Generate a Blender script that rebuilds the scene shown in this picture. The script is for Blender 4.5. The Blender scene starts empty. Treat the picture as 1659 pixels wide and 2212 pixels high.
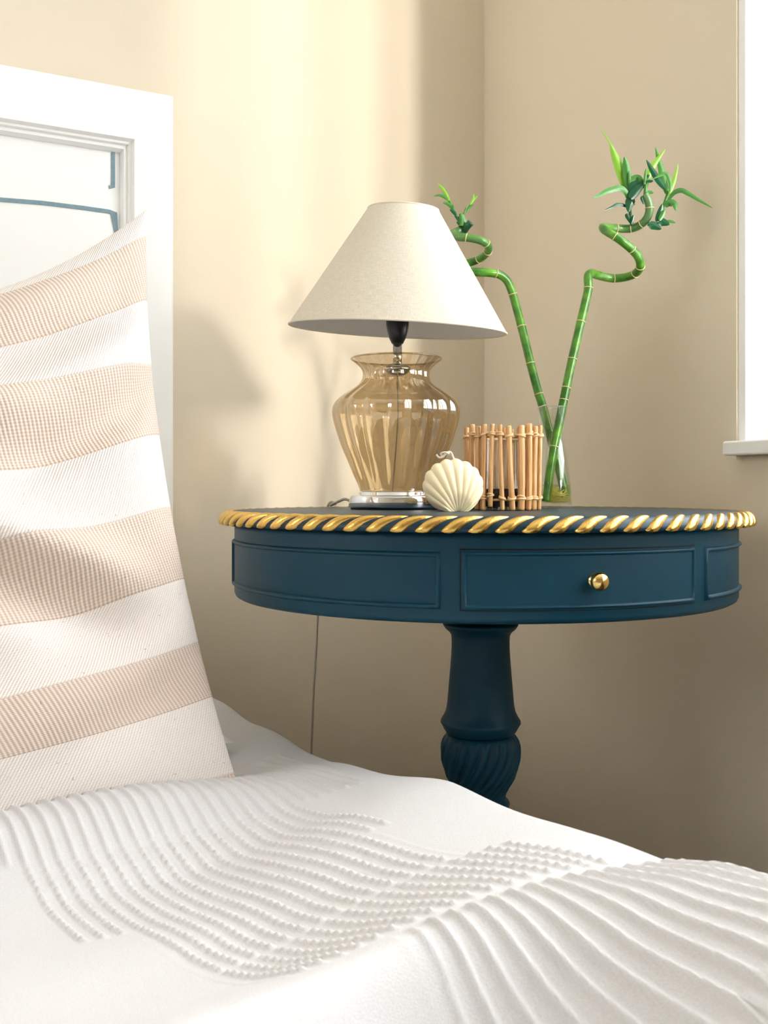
import bpy, bmesh, math, random
import numpy as np
from mathutils import Vector, Matrix

# ------------------------------------------------------------------ camera
# World frame = the room: origin at the floor corner, headboard wall along -x, window wall along -y.
TH = math.radians(27.3)
RT = Vector((math.cos(TH), -math.sin(TH), 0))
FW = Vector((math.sin(TH), math.cos(TH), 0))
FPX, CX, HY, HC = 2147.0, 829.5, 1059.0, 0.72
CAM = -(RT * (0.1009 * 1.94) + FW * 1.94) + Vector((0, 0, HC))

sc = bpy.context.scene
COL = sc.collection
cd = bpy.data.cameras.new('camera')
cd.sensor_fit = 'VERTICAL'; cd.sensor_height = 36.0
cd.lens = FPX / 2212 * 36.0
cd.shift_y = (HY - 1106.0) / 2212.0
cd.clip_start = 0.02
cd.dof.use_dof = True; cd.dof.focus_distance = 1.15; cd.dof.aperture_fstop = 18
cam = bpy.data.objects.new('camera', cd); COL.objects.link(cam)
cam.location = CAM
cam.rotation_euler = (math.radians(90), 0, -TH)
sc.camera = cam

# ------------------------------------------------------------------ world, sun, exposure
SKY, SUN, EXPO = 6.8, 5.6, 0.16
w = bpy.data.worlds.new('overcast_sky'); sc.world = w; w.use_nodes = True
w.node_tree.nodes['Background'].inputs['Color'].default_value = (0.95, 0.97, 1.0, 1)
w.node_tree.nodes['Background'].inputs['Strength'].default_value = SKY
sl = bpy.data.lights.new('hazy_sun', 'SUN'); sl.energy = SUN; sl.angle = math.radians(6); sl.color = (1.0, 0.95, 0.86)
so = bpy.data.objects.new('hazy_sun', sl); COL.objects.link(so)
SUN_DIR = Vector((-0.22, 1.0, -0.11)).normalized()
so.rotation_euler = SUN_DIR.to_track_quat('-Z', 'Y').to_euler()
so.location = (1.5, -3, 2.5)
vs = sc.view_settings
vs.view_transform = 'Standard'; vs.look = 'None'; vs.exposure = EXPO; vs.gamma = 1.0
vs.use_curve_mapping = False
sc.cycles.transparent_max_bounces = 24
sc.cycles.max_bounces = 12
sc.cycles.diffuse_bounces = 6
sc.cycles.sample_clamp_indirect = 10

# ------------------------------------------------------------------ helpers
def P(px, py, d):
    """World point seen at pixel (px,py) at forward depth d."""
    return CAM + FW * d + RT * ((px - CX) / FPX * d) + Vector((0, 0, (HY - py) / FPX * d))
def ray(px, py):
    return (FW + RT * ((px - CX) / FPX) + Vector((0, 0, (HY - py) / FPX)))
def hit_y(px, py, y):
    r = ray(px, py); t = (y - CAM.y) / r.y; return CAM + r * t
def hit_x(px, py, x):
    r = ray(px, py); t = (x - CAM.x) / r.x; return CAM + r * t

ORG = {}
def org(o): return ORG.get(o.name, Vector((0, 0, 0))) if o else Vector((0, 0, 0))
def tag(o, label=None, cat=None, group=None, kind=None):
    if label: o['label'] = label
    if cat: o['category'] = cat
    if group: o['group'] = group
    if kind: o['kind'] = kind
    return o
def thing(name, label, cat, loc, group=None):
    o = bpy.data.objects.new(name, None); COL.objects.link(o)
    o.location = loc; o.empty_display_size = 0.02
    ORG[o.name] = Vector(loc)
    return tag(o, label, cat, group)
def obj(name, vf, mat, parent=None, smooth=True, at=None, uv=None):
    """Link one mesh object; vf = (verts, faces) in world space."""
    verts, faces = vf
    o0 = Vector(at) if at is not None else org(parent)
    me = bpy.data.meshes.new(name)
    va = np.array([tuple(v) for v in verts], dtype=np.float64) - np.array(o0)
    me.from_pydata(va.tolist(), [], [tuple(f) for f in faces])
    if smooth:
        me.polygons.foreach_set('use_smooth', [True] * len(me.polygons))
    if uv is not None:
        l = me.uv_layers.new(name='UVMap')
        li = np.zeros(len(me.loops), dtype=np.int32); me.loops.foreach_get('vertex_index', li)
        l.data.foreach_set('uv', np.asarray(uv, dtype=np.float32)[li].ravel())
    me.materials.append(mat)
    me.update()
    o = bpy.data.objects.new(name, me); COL.objects.link(o)
    o.parent = parent
    o.location = o0 - org(parent)
    ORG[o.name] = o0
    return o
def share(src, name, parent, at, rot=None, scale=None, mat=None):
    o = bpy.data.objects.new(name, src.data); COL.objects.link(o)
    o.parent = parent; o.location = Vector(at) - org(parent)
    if rot: o.rotation_euler = rot
    if scale: o.scale = scale
    ORG[o.name] = Vector(at)
    return o
def merge(*vfs):
    V, F = [], []
    for v, f in vfs:
        n = len(V); V += list(v); F += [tuple(i + n for i in q) for q in f]
    return V, F
def box(x0, x1, y0, y1, z0, z1):
    V = [Vector(p) for p in ((x0,y0,z0),(x1,y0,z0),(x1,y1,z0),(x0,y1,z0),(x0,y0,z1),(x1,y0,z1),(x1,y1,z1),(x0,y1,z1))]
    return V, [(0,3,2,1),(4,5,6,7),(0,1,5,4),(1,2,6,5),(2,3,7,6),(3,0,4,7)]
def bevel(o, wdt=0.003, seg=2):
    m = o.modifiers.new('bevel', 'BEVEL'); m.width = wdt; m.segments = seg; m.limit_method = 'ANGLE'
    return o
def lathe(prof, c, n=48, rf=None, close=True):
    """prof = [(r,z)...]; c = axis point; rf(phi,i) multiplies radius."""
    V, F = [], []
    for i, (r, z) in enumerate(prof):
        for k in range(n):
            a = 2 * math.pi * k / n
            q = r * (rf(a, i) if rf else 1)
            V.append(Vector((c[0] + q * math.cos(a), c[1] + q * math.sin(a), c[2] + z)))
    for i in range(len(prof) - 1):
        for k in range(n):
            k2 = (k + 1) % n
            F.append((i*n+k, i*n+k2, (i+1)*n+k2, (i+1)*n+k))
    if close:
        if prof[0][0] > 1e-6: F.append(tuple(range(n - 1, -1, -1)))
        m = (len(prof) - 1) * n
        if prof[-1][0] > 1e-6: F.append(tuple(range(m, m + n)))
    return V, F
def catmull(pts, per=8, closed=False):
    pts = [Vector(p) for p in pts]; out = []
    n = len(pts)
    for i in range(n - 1):
        p0 = pts[max(i-1, 0)]; p1 = pts[i]; p2 = pts[i+1]; p3 = pts[min(i+2, n-1)]
        for k in range(per):
            t = k / per
            out.append(0.5 * ((2*p1) + (p2-p0)*t + (2*p0-5*p1+4*p2-p3)*t*t + (3*p1-p0-3*p2+p3)*t**3))
    out.append(pts[-1]); return out
def frames(path):
    T = []
    for i in range(len(path)):
        t = path[min(i+1, len(path)-1)] - path[max(i-1, 0)]
        T.append(t.normalized() if t.length > 1e-9 else Vector((0,0,1)))
    nrm = T[0].orthogonal().normalized(); N = []
    for t in T:
        nrm = (nrm - t * nrm.dot(t))
        nrm = nrm.normalized() if nrm.length > 1e-6 else t.orthogonal().normalized()
        N.append(nrm.copy())
    return T, N
def tube(path, r, n=10, caps=True):
    path = [Vector(p) for p in path]
    T, N = frames(path); V, F = [], []
    for i, p in enumerate(path):
        b = T[i].cross(N[i]); rr = r[i] if hasattr(r, '__len__') else r
        for k in range(n):
            a = 2*math.pi*k/n
            V.append(p + N[i]*math.cos(a)*rr + b*math.sin(a)*rr)
    for i in range(len(path)-1):
        for k in range(n):
            k2 = (k+1) % n
            F.append((i*n+k, i*n+k2, (i+1)*n+k2, (i+1)*n+k))
    if caps:
        F.append(tuple(range(n-1, -1, -1))); m = (len(path)-1)*n; F.append(tuple(range(m, m+n)))
    return V, F
def torus(c, axis, R, r, n=20, m=8):
    axis = Vector(axis).normalized(); a = axis.orthogonal().normalized(); b = axis.cross(a)
    V, F = [], []
    for i in range(n):
        p = 2*math.pi*i/n; d = a*math.cos(p) + b*math.sin(p)
        for j in range(m):
            q = 2*math.pi*j/m
            V.append(Vector(c) + d*(R + r*math.cos(q)) + axis*(r*math.sin(q)))
    for i in range(n):
        for j in range(m):
            F.append((i*m+j, ((i+1)%n)*m+j, ((i+1)%n)*m+(j+1)%m, i*m+(j+1)%m))
    return V, F

# ------------------------------------------------------------------ materials
def srgb(r, g, b):
    f = lambda c: (c/255/12.92) if c/255 <= 0.04045 else ((c/255+0.055)/1.055)**2.4
    return (f(r), f(g), f(b), 1)
def mat(name, col, rough=0.6, metal=0.0, spec=0.5, noise=None, bump=None, sheen=0, sub=0):
    m = bpy.data.materials.new(name); m.use_nodes = True
    nt = m.node_tree; b = nt.nodes['Principled BSDF']
    b.inputs['Base Color'].default_value = col
    b.inputs['Roughness'].default_value = rough
    b.inputs['Metallic'].default_value = metal
    b.inputs['Specular IOR Level'].default_value = spec
    if sheen: b.inputs['Sheen Weight'].default_value = sheen
    if noise:      # (scale, amount) small variation of the colour
        tc = nt.nodes.new('ShaderNodeTexCoord'); tn = nt.nodes.new('ShaderNodeTexNoise')
        tn.inputs['Scale'].default_value = noise[0]; tn.inputs['Detail'].default_value = 5
        nt.links.new(tc.outputs['Object'], tn.inputs['Vector'])
        mx = nt.nodes.new('ShaderNodeMix'); mx.data_type = 'RGBA'
        k = noise[1]
        mx.inputs[6].default_value = tuple(min(1, c*(1-k)) for c in col[:3]) + (1,)
        mx.inputs[7].default_value = tuple(min(1, c*(1+k)) for c in col[:3]) + (1,)
        nt.links.new(tn.outputs['Fac'], mx.inputs[0]); nt.links.new(mx.outputs[2], b.inputs['Base Color'])
    if bump:       # (scale, strength, distance)
        tc = nt.nodes.new('ShaderNodeTexCoord'); tn = nt.nodes.new('ShaderNodeTexNoise')
        tn.inputs['Scale'].default_value = bump[0]; tn.inputs['Detail'].default_value = 4
        nt.links.new(tc.outputs['Object'], tn.inputs['Vector'])
        bp = nt.nodes.new('ShaderNodeBump'); bp.inputs['Strength'].default_value = bump[1]; bp.inputs['Distance'].default_value = bump[2]
        nt.links.new(tn.outputs['Fac'], bp.inputs['Height']); nt.links.new(bp.outputs['Normal'], b.inputs['Normal'])
    return m
def thin_glass(name, tint, ior=1.45, rough=0.02, gcol=(1,1,1,1), boost=0.0):
    m = bpy.data.materials.new(name); m.use_nodes = True
    nt = m.node_tree; nt.nodes.remove(nt.nodes['Principled BSDF'])
    out = nt.nodes['Material Output']
    tr = nt.nodes.new('ShaderNodeBsdfTransparent'); tr.inputs['Color'].default_value = tint
    gl = nt.nodes.new('ShaderNodeBsdfGlossy'); gl.inputs['Roughness'].default_value = rough; gl.inputs['Color'].default_value = gcol
    fr = nt.nodes.new('ShaderNodeFresnel')
    ge = nt.nodes.new('ShaderNodeNewGeometry'); mi = nt.nodes.new('ShaderNodeMix'); mi.data_type = 'FLOAT'
    mi.inputs[2].default_value = ior; mi.inputs[3].default_value = 1/ior      # thin wall: both faces reflect alike
    nt.links.new(ge.outputs['Backfacing'], mi.inputs[0]); nt.links.new(mi.outputs[0], fr.inputs['IOR'])
    ad = nt.nodes.new('ShaderNodeMath'); ad.operation = 'ADD'; ad.inputs[1].default_value = boost; ad.use_clamp = True
    mx = nt.nodes.new('ShaderNodeMixShader')
    nt.links.new(fr.outputs[0], ad.inputs[0]); nt.links.new(ad.outputs[0], mx.inputs[0])
    nt.links.new(tr.outputs[0], mx.inputs[1]); nt.links.new(gl.outputs[0], mx.inputs[2])
    nt.links.new(mx.outputs[0], out.inputs['Surface'])
    return m

M = {}
M['wall'] = mat('beige_wall_paint', srgb(226, 214, 193), 0.75, spec=0.25, noise=(3, 0.02), bump=(350, 0.06, 0.001))
M['ceiling'] = mat('white_ceiling_paint', srgb(240, 238, 232), 0.8, spec=0.2, noise=(3, 0.01))
M['floor'] = mat('oak_floor', srgb(84, 62, 44), 0.45, noise=(9, 0.12))
M['white'] = mat('white_gloss_paint', srgb(246, 246, 244), 0.35, noise=(6, 0.01))
M['groove_shadow'] = mat('blue_grey_groove_shadow', srgb(122, 148, 160), 0.6, noise=(160, 0.25))  # shadow of the headboard panel grooves, put into a strip colour
M['teal'] = mat('teal_chalk_paint', srgb(0, 57, 77), 0.46, spec=0.3, noise=(30, 0.10), bump=(500, 0.08, 0.0006))
M['tealtop'] = mat('teal_chalk_paint_top', srgb(2, 46, 62), 0.40, spec=0.4, noise=(24, 0.12), bump=(420, 0.08, 0.0005))
M['mattress'] = mat('white_ticking', srgb(235, 235, 232), 0.8, noise=(60, 0.02))
M['oak'] = mat('painted_bed_base', srgb(240, 240, 238), 0.5, noise=(8, 0.02))
M['chrome'] = mat('polished_chrome', (0.86, 0.87, 0.88, 1), 0.06, metal=1.0, noise=(20, 0.02))
M['black'] = mat('black_bakelite', srgb(14, 20, 30), 0.28, noise=(40, 0.1))
M['rubber'] = mat('black_rubber', srgb(22, 22, 24), 0.6, noise=(40, 0.1))
M['cord'] = mat('grey_flex', srgb(176, 170, 158), 0.45, noise=(80, 0.06))
M['wax'] = mat('cream_wax', srgb(248, 232, 194), 0.42, spec=0.35, noise=(40, 0.03))
M['wax'].node_tree.nodes['Principled BSDF'].inputs['Subsurface Weight'].default_value = 0.35
M['wax'].node_tree.nodes['Principled BSDF'].inputs['Subsurface Radius'].default_value = (0.012, 0.008, 0.004)
M['wax'].node_tree.nodes['Principled BSDF'].inputs['Subsurface Scale'].default_value = 0.5
M['wick'] = mat('cotton_wick', srgb(238, 226, 208), 0.85, noise=(300, 0.1))
M['darkwax'] = mat('dark_plum_wax', srgb(46, 26, 32), 0.35, noise=(40, 0.2))
M['tie'] = mat('rattan_binding', srgb(226, 188, 140), 0.5, noise=(220, 0.15))
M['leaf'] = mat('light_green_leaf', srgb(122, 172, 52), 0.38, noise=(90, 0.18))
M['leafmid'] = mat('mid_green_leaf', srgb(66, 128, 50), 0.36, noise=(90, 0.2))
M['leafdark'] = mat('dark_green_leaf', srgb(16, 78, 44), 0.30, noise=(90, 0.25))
M['node'] = mat('dry_node_ring', srgb(214, 192, 140), 0.6, noise=(200, 0.2))
M['root'] = mat('pale_roots', srgb(206, 190, 84), 0.5, noise=(120, 0.2))
M['glass'] = thin_glass('clear_glass', (0.96, 0.975, 0.965, 1), 1.5, 0.02, (1, 1, 1, 1), 0.03)
M['pane'] = thin_glass('window_glass', (0.985, 0.99, 0.985, 1), 1.3)
M['water'] = thin_glass('green_tinged_water', (0.90, 0.92, 0.62, 1), 1.33)
M['amber'] = thin_glass('amber_lustre_glass', (0.75, 0.65, 0.49, 1), 1.6, 0.02, (1.0, 0.95, 0.86, 1), 0.11)
M['gold'] = mat('gilt', srgb(232, 190, 104), 0.27, metal=1.0, noise=(260, 0.2), bump=(420, 0.35, 0.0008))
M['brass'] = mat('polished_brass', srgb(240, 204, 128), 0.16, metal=1.0, noise=(60, 0.08))

def rattan():
    m = mat('rattan_stick', srgb(216, 166, 108), 0.42)
    nt = m.node_tree; b = nt.nodes['Principled BSDF']
    tc = nt.nodes.new('ShaderNodeTexCoord'); mp = nt.nodes.new('ShaderNodeMapping'); mp.inputs['Scale'].default_value = (500, 500, 25)
    tn = nt.nodes.new('ShaderNodeTexNoise'); tn.inputs['Scale'].default_value = 1.0; tn.inputs['Detail'].default_value = 4
    oi = nt.nodes.new('ShaderNodeObjectInfo')
    cr = nt.nodes.new('ShaderNodeValToRGB')
    cr.color_ramp.elements[0].position = 0.3; cr.color_ramp.elements[0].color = srgb(186, 132, 78)
    cr.color_ramp.elements[1].position = 0.7; cr.color_ramp.elements[1].color = srgb(228, 184, 128)
    nt.links.new(tc.outputs['Object'], mp.inputs['Vector']); nt.links.new(mp.outputs[0], tn.inputs['Vector'])
    nt.links.new(tn.outputs['Fac'], cr.inputs[0]); nt.links.new(cr.outputs[0], b.inputs['Base Color'])
    return m
M['stick'] = rattan()

def bamboo():
    m = mat('bamboo_stalk', srgb(84, 150, 36), 0.3, spec=0.55)
    nt = m.node_tree; b = nt.nodes['Principled BSDF']
    uvn = nt.nodes.new('ShaderNodeUVMap'); sp = nt.nodes.new('ShaderNodeSeparateXYZ')
    nt.links.new(uvn.outputs[0], sp.inputs[0])
    tc = nt.nodes.new('ShaderNodeTexCoord'); tn = nt.nodes.new('ShaderNodeTexNoise'); tn.inputs['Scale'].default_value = 60
    nt.links.new(tc.outputs['Object'], tn.inputs['Vector'])
    cr = nt.nodes.new('ShaderNodeValToRGB')
    cr.color_ramp.elements[0].position = 0.35; cr.color_ramp.elements[0].color = srgb(44, 106, 28)
    cr.color_ramp.elements[1].position = 0.7; cr.color_ramp.elements[1].color = srgb(98, 156, 40)
    nt.links.new(tn.outputs['Fac'], cr.inputs[0])
    cr2 = nt.nodes.new('ShaderNodeValToRGB')   # older wood towards the tip is greyer
    cr2.color_ramp.elements[0].position = 0.62; cr2.color_ramp.elements[0].color = (0, 0, 0, 1)
    cr2.color_ramp.elements[1].position = 0.95; cr2.color_ramp.elements[1].color = (1, 1, 1, 1)
    nt.links.new(sp.outputs['Y'], cr2.inputs[0])
    mx = nt.nodes.new('ShaderNodeMix'); mx.data_type = 'RGBA'
    nt.links.new(cr2.outputs[0], mx.inputs[0]); nt.links.new(cr.outputs[0], mx.inputs[6]); mx.inputs[7].default_value = srgb(92, 128, 80)
    nt.links.new(mx.outputs[2], b.inputs['Base Color'])
    return m
M['bamboo'] = bamboo()

def linen(name, col, trans):
    m = bpy.data.materials.new(name); m.use_nodes = True
    nt = m.node_tree; b = nt.nodes['Principled BSDF']
    b.inputs['Roughness'].default_value = 0.85; b.inputs['Specular IOR Level'].default_value = 0.15
    uvn = nt.nodes.new('ShaderNodeUVMap')
    h = []
    for s in ((900, 140, 1), (120, 700, 1)):
        mp = nt.nodes.new('ShaderNodeMapping'); mp.inputs['Scale'].default_value = s
        tn = nt.nodes.new('ShaderNodeTexNoise'); tn.inputs['Scale'].default_value = 1.0; tn.inputs['Detail'].default_value = 2
        nt.links.new(uvn.outputs[0], mp.inputs['Vector']); nt.links.new(mp.outputs[0], tn.inputs['Vector']); h.append(tn)
    ad = nt.nodes.new('ShaderNodeMath'); ad.operation = 'ADD'
    nt.links.new(h[0].outputs['Fac'], ad.inputs[0]); nt.links.new(h[1].outputs['Fac'], ad.inputs[1])
    bp = nt.nodes.new('ShaderNodeBump'); bp.inputs['Strength'].default_value = 0.35; bp.inputs['Distance'].default_value = 0.0006
    nt.links.new(ad.outputs[0], bp.inputs['Height']); nt.links.new(bp.outputs[0], b.inputs['Normal'])
    mx = nt.nodes.new('ShaderNodeMix'); mx.data_type = 'RGBA'
    mr = nt.nodes.new('ShaderNodeMapRange'); mr.inputs[1].default_value = 0.7; mr.inputs[2].default_value = 1.3
    nt.links.new(ad.outputs[0], mr.inputs[0]); nt.links.new(mr.outputs[0], mx.inputs[0])
    mx.inputs[6].default_value = tuple(c*0.86 for c in col[:3]) + (1,); mx.inputs[7].default_value = tuple(min(1, c*1.05) for c in col[:3]) + (1,)
    nt.links.new(mx.outputs[2], b.inputs['Base Color'])
    if trans:
        tl = nt.nodes.new('ShaderNodeBsdfTranslucent'); tl.inputs['Color'].default_value = col
        ms = nt.nodes.new('ShaderNodeMixShader'); ms.inputs[0].default_value = trans
        nt.links.new(b.outputs[0], ms.inputs[1]); nt.links.new(tl.outputs[0], ms.inputs[2])
        nt.links.new(ms.outputs[0], nt.nodes['Material Output'].inputs['Surface'])
    return m
M['shade'] = linen('cream_linen_shade', srgb(240, 232, 214), 0.22)
M['lining'] = mat('white_shade_lining', srgb(236, 232, 228), 0.7, noise=(30, 0.02))

def bedspread_mat():
    m = mat('white_cotton_weave', srgb(240, 239, 237), 0.85, spec=0.15, sheen=0.15)
    nt = m.node_tree; b = nt.nodes['Principled BSDF']
    tc = nt.nodes.new('ShaderNodeTexCoord')
    mp = nt.nodes.new('ShaderNodeMapping'); mp.inputs['Scale'].default_value = (900, 900, 900)
    tn = nt.nodes.new('ShaderNodeTexNoise'); tn.inputs['Scale'].default_value = 1.0; tn.inputs['Detail'].default_value = 3
    nt.links.new(tc.outputs['Object'], mp.inputs[0]); nt.links.new(mp.outputs[0], tn.inputs['Vector'])
    bp = nt.nodes.new('ShaderNodeBump'); bp.inputs['Strength'].default_value = 0.4; bp.inputs['Distance'].default_value = 0.0008
    nt.links.new(tn.outputs['Fac'], bp.inputs['Height']); nt.links.new(bp.outputs[0], b.inputs['Normal'])
    mx = nt.nodes.new('ShaderNodeMix'); mx.data_type = 'RGBA'; nt.links.new(tn.outputs['Fac'], mx.inputs[0])
    mx.inputs[6].default_value = srgb(200, 198, 197); mx.inputs[7].default_value = srgb(226, 225, 226)
    nt.links.new(mx.outputs[2], b.inputs['Base Color'])
    return m
M['spread'] = bedspread_mat()

def cushion_mat():
    m = mat('striped_twill', srgb(230, 224, 216), 0.85, spec=0.12, sheen=0.1)
    nt = m.node_tree; b = nt.nodes['Principled BSDF']; L = nt.links.new
    N = nt.nodes.new
    def mth(op, a, bb=None):
        n = N('ShaderNodeMath'); n.operation = op
        for i, v in enumerate((a, bb)):
            if v is None: continue
            if isinstance(v, (int, float)): n.inputs[i].default_value = v
            else: L(v, n.inputs[i])
        return n.outputs[0]
    uvn = N('ShaderNodeUVMap'); sp = N('ShaderNodeSeparateXYZ'); L(uvn.outputs[0], sp.inputs[0])
    u, v = sp.outputs['X'], sp.outputs['Y']          # metres across, metres up
    k = mth('DIVIDE', mth('SUBTRACT', v, 0.018), 0.0765)
    tan = mth('GREATER_THAN', mth('MODULO', mth('ADD', mth('FLOOR', k), 20.0), 2.0), 0.5)
    fr = mth('FRACT', k)
    seam = mth('LESS_THAN', mth('ABSOLUTE', mth('SUBTRACT', fr, 0.0)), 0.02)
    # twill: near-vertical ribs on the tan bands, finer diagonal on the pale ones
    r1 = mth('SINE', mth('MULTIPLY', mth('ADD', u, mth('MULTIPLY', v, 0.30)), 2*math.pi/0.0042))
    r2 = mth('SINE', mth('MULTIPLY', mth('SUBTRACT', u, mth('MULTIPLY', v, 0.55)), 2*math.pi/0.0034))
    c1 = mth('SINE', mth('MULTIPLY', v, 2*math.pi/0.0026))
    h1 = mth('ADD', mth('MULTIPLY', r1, 0.75), mth('MULTIPLY', c1, 0.35))
    h2 = mth('ADD', mth('MULTIPLY', r2, 0.8), mth('MULTIPLY', c1, 0.25))
    mh = N('ShaderNodeMix'); mh.data_type = 'FLOAT'; L(tan, mh.inputs[0]); L(h2, mh.inputs[2]); L(h1, mh.inputs[3])
    hgt = mh.outputs[0]
    def ramp(lo, hi):
        x = N('ShaderNodeMix'); x.data_type = 'RGBA'
        L(mth('ADD', mth('MULTIPLY', hgt, 0.45), 0.5), x.inputs[0]); x.inputs[6].default_value = lo; x.inputs[7].default_value = hi; x.clamp_factor = True
        return x.outputs[2]
    tancol = ramp(srgb(194, 168, 148), srgb(230, 219, 209))
    whtcol = ramp(srgb(222, 208, 198), srgb(244, 240, 236))
    mc = N('ShaderNodeMix'); mc.data_type = 'RGBA'; L(tan, mc.inputs[0]); L(whtcol, mc.inputs[6]); L(tancol, mc.inputs[7])
    # flecks
    tc = N('ShaderNodeTexCoord'); tn = N('ShaderNodeTexNoise'); tn.inputs['Scale'].default_value = 330; tn.inputs['Detail'].default_value = 2
    L(tc.outputs['Object'], tn.inputs['Vector'])
    fl = mth('GREATER_THAN', tn.outputs['Fac'], 0.715)
    mf = N('ShaderNodeMix'); mf.data_type = 'RGBA'; L(mth('MULTIPLY', mth('ADD', fl, mth('MULTIPLY', seam, 0.6)), 0.45), mf.inputs[0])
    mf.clamp_factor = True
    L(mc.outputs[2], mf.inputs[6]); mf.inputs[7].default_value = srgb(150, 112, 84)
    L(mf.outputs[2], b.inputs['Base Color'])
    bp = N('ShaderNodeBump'); bp.inputs['Strength'].default_value = 0.5; bp.inputs['Distance'].default_value = 0.0007
    L(hgt, bp.inputs['Height']); L(bp.outputs[0], b.inputs['Normal'])
    return m
M['cushion'] = cushion_mat()

# ------------------------------------------------------------------ room shell
RX, RY, RZ, WT = -3.6, -5.2, 2.45, 0.14
jamb = hit_x(1591, 900, 0.0)
sill_l = hit_x(1560, 970, -0.028)
W_Y1 = jamb.y; W_Y0 = -3.0
SZ_TOP = P(1560, 953.6, (sill_l - CAM).dot(FW)).z
SZ_BOT = P(1560, 985, (sill_l - CAM).dot(FW)).z
W_Z0, W_Z1 = SZ_TOP, 2.15
def struct(name, vf, m, parent=None, smooth=False):
    o = obj(name, vf, m, parent, smooth)
    if parent is None: o['kind'] = 'structure'
    return o
struct('floor', box(RX-WT, WT, RY-WT, WT, -0.1, 0.0), M['floor'])
struct('ceiling', box(RX-WT, WT, RY-WT, WT, RZ, RZ+0.1), M['ceiling'])
struct('wall_back', box(RX-WT, WT, 0, WT, 0, RZ), M['wall'])
L_Y0, L_Y1, L_Z0, L_Z1 = -1.45, -0.35, 1.0, 2.1          # second window, on the far side of the bed
struct('wall_left', merge(box(RX-WT, RX, L_Y1, 0, 0, RZ), box(RX-WT, RX, RY, L_Y0, 0, RZ),
                          box(RX-WT, RX, L_Y0, L_Y1, 0, L_Z0), box(RX-WT, RX, L_Y0, L_Y1, L_Z1, RZ)), M['wall'])
struct('wall_right', merge(box(0, WT, W_Y1, 0, 0, RZ), box(0, WT, RY, W_Y0, 0, RZ),
                           box(0, WT, W_Y0, W_Y1, 0, SZ_BOT), box(0, WT, W_Y0, W_Y1, W_Z1, RZ)), M['wall'])
struct('wall_front', box(RX-WT, WT, RY-WT, RY, 0, RZ), M['wall'])
def window(name, along, a0, a1, z0, z1, n_out, p_in, NP=4):
    """along 'y': opening in a wall of constant x; else in a wall of constant y. p_in = inner wall plane, n_out = +-1."""
    f = 0.055
    def bx(a, b, c0, c1, za, zb):
        c0, c1 = sorted((p_in + n_out*c0, p_in + n_out*c1))
        return box(c0, c1, a, b, za, zb) if along == 'y' else box(a, b, c0, c1, za, zb)
    e = 0.004
    # white lining of the reveal, outer frame, mullions
    fr = struct(name, merge(bx(a0, a0+0.012, e, 0.136, z0, z1), bx(a1-0.012, a1, e, 0.136, z0, z1), bx(a0+0.012, a1-0.012, e, 0.136, z1-0.012, z1),
                     bx(a0+0.012, a0+f, 0.08, 0.13, z0+f, z1-f), bx(a1-f, a1-0.012, 0.08, 0.13, z0+f, z1-f), bx(a0+0.012, a1-0.012, 0.08, 0.13, z0+0.001, z0+f), bx(a0+0.012, a1-0.012, 0.08, 0.13, z1-f, z1-0.012)), M['white'])
    wd_ = (a1-a0-2*f)/NP
    for k_ in range(NP):
        a, b = a0+f+k_*wd_, a0+f+(k_+1)*wd_
        if k_: struct('window_mullion', bx(a-0.022, a+0.022, 0.085, 0.125, z0+f, z1-f), M['white'], fr)
        struct('window_pane', bx(a+(0.022 if k_ else 0), b-(0.022 if k_ < NP-1 else 0), 0.104, 0.108, z0+f, z1-f), M['pane'], fr)
    return fr
win1 = window('window_1', 'y', W_Y0, W_Y1, SZ_TOP, W_Z1, 1, 0.0)
s = struct('window_sill', box(-0.028, WT-0.01, W_Y0-0.07, sill_l.y, SZ_BOT+0.0005, SZ_TOP), M['white'], win1)
bevel(s, 0.0025)

win2 = window('window_2', 'y', L_Y0, L_Y1, L_Z0, L_Z1, -1, RX, 2)
struct('window_sill', box(RX-WT+0.01, RX+0.03, L_Y0-0.06, L_Y1+0.06, L_Z0-0.03, L_Z0), M['white'], win2)

# ------------------------------------------------------------------ bed
HBY = -0.055                                        # front face of the headboard frame
h_tr = hit_y(371, 206, HBY)
HX1, HZ1 = hit_y(375, 350, HBY).x, h_tr.z
HX0 = HX1 - 1.55
bed = thing('bed', 'white panelled bed with headboard behind the striped cushion', 'bed', ((HX0+HX1)/2, -1.0, 0))
def frame_loop(x0, x1, z0, z1, prof):
    """Mitred frame: prof = [(inset, y)...] from outside to inside."""
    V, F = [], []
    for ins, y in prof:
        V += [Vector((x0+ins, y, z0+ins)), Vector((x1-ins, y, z0+ins)), Vector((x1-ins, y, z1-ins)), Vector((x0+ins, y, z1-ins))]
    for i in range(len(prof)-1):
        for k in range(4):
            F.append((i*4+k, i*4+(k+1) % 4, (i+1)*4+(k+1) % 4, (i+1)*4+k))
    return V, F
inner_tr = hit_y(299, 294, HBY)
FWD = HX1 - inner_tr.x
FWT = HZ1 - inner_tr.z
def headboard_frame():
    V, F = [], []
    for ins, y, wz in [(0.0, -0.012, 0.0), (0.0, -0.052, 0.0), (0.0012, -0.0545, 0.0012), (0.004, -0.0555, 0.004), (FWD, -0.0555, FWT), (FWD, -0.012, FWT)]:
        V += [Vector((HX0+ins, y, 0.30+wz)), Vector((HX1-ins, y, 0.30+wz)), Vector((HX1-ins, y, HZ1-wz)), Vector((HX0+ins, y, HZ1-wz))]
    for i in range(5):
        for k in range(4):
            F.append((i*4+k, i*4+(k+1) % 4, (i+1)*4+(k+1) % 4, (i+1)*4+k))
    return V, F
hb = obj('headboard', headboard_frame(), M['white'], bed, False)
ix0, ix1, iz0, iz1 = HX0+FWD, HX1-FWD, 0.30+FWT, HZ1-FWT
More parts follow.
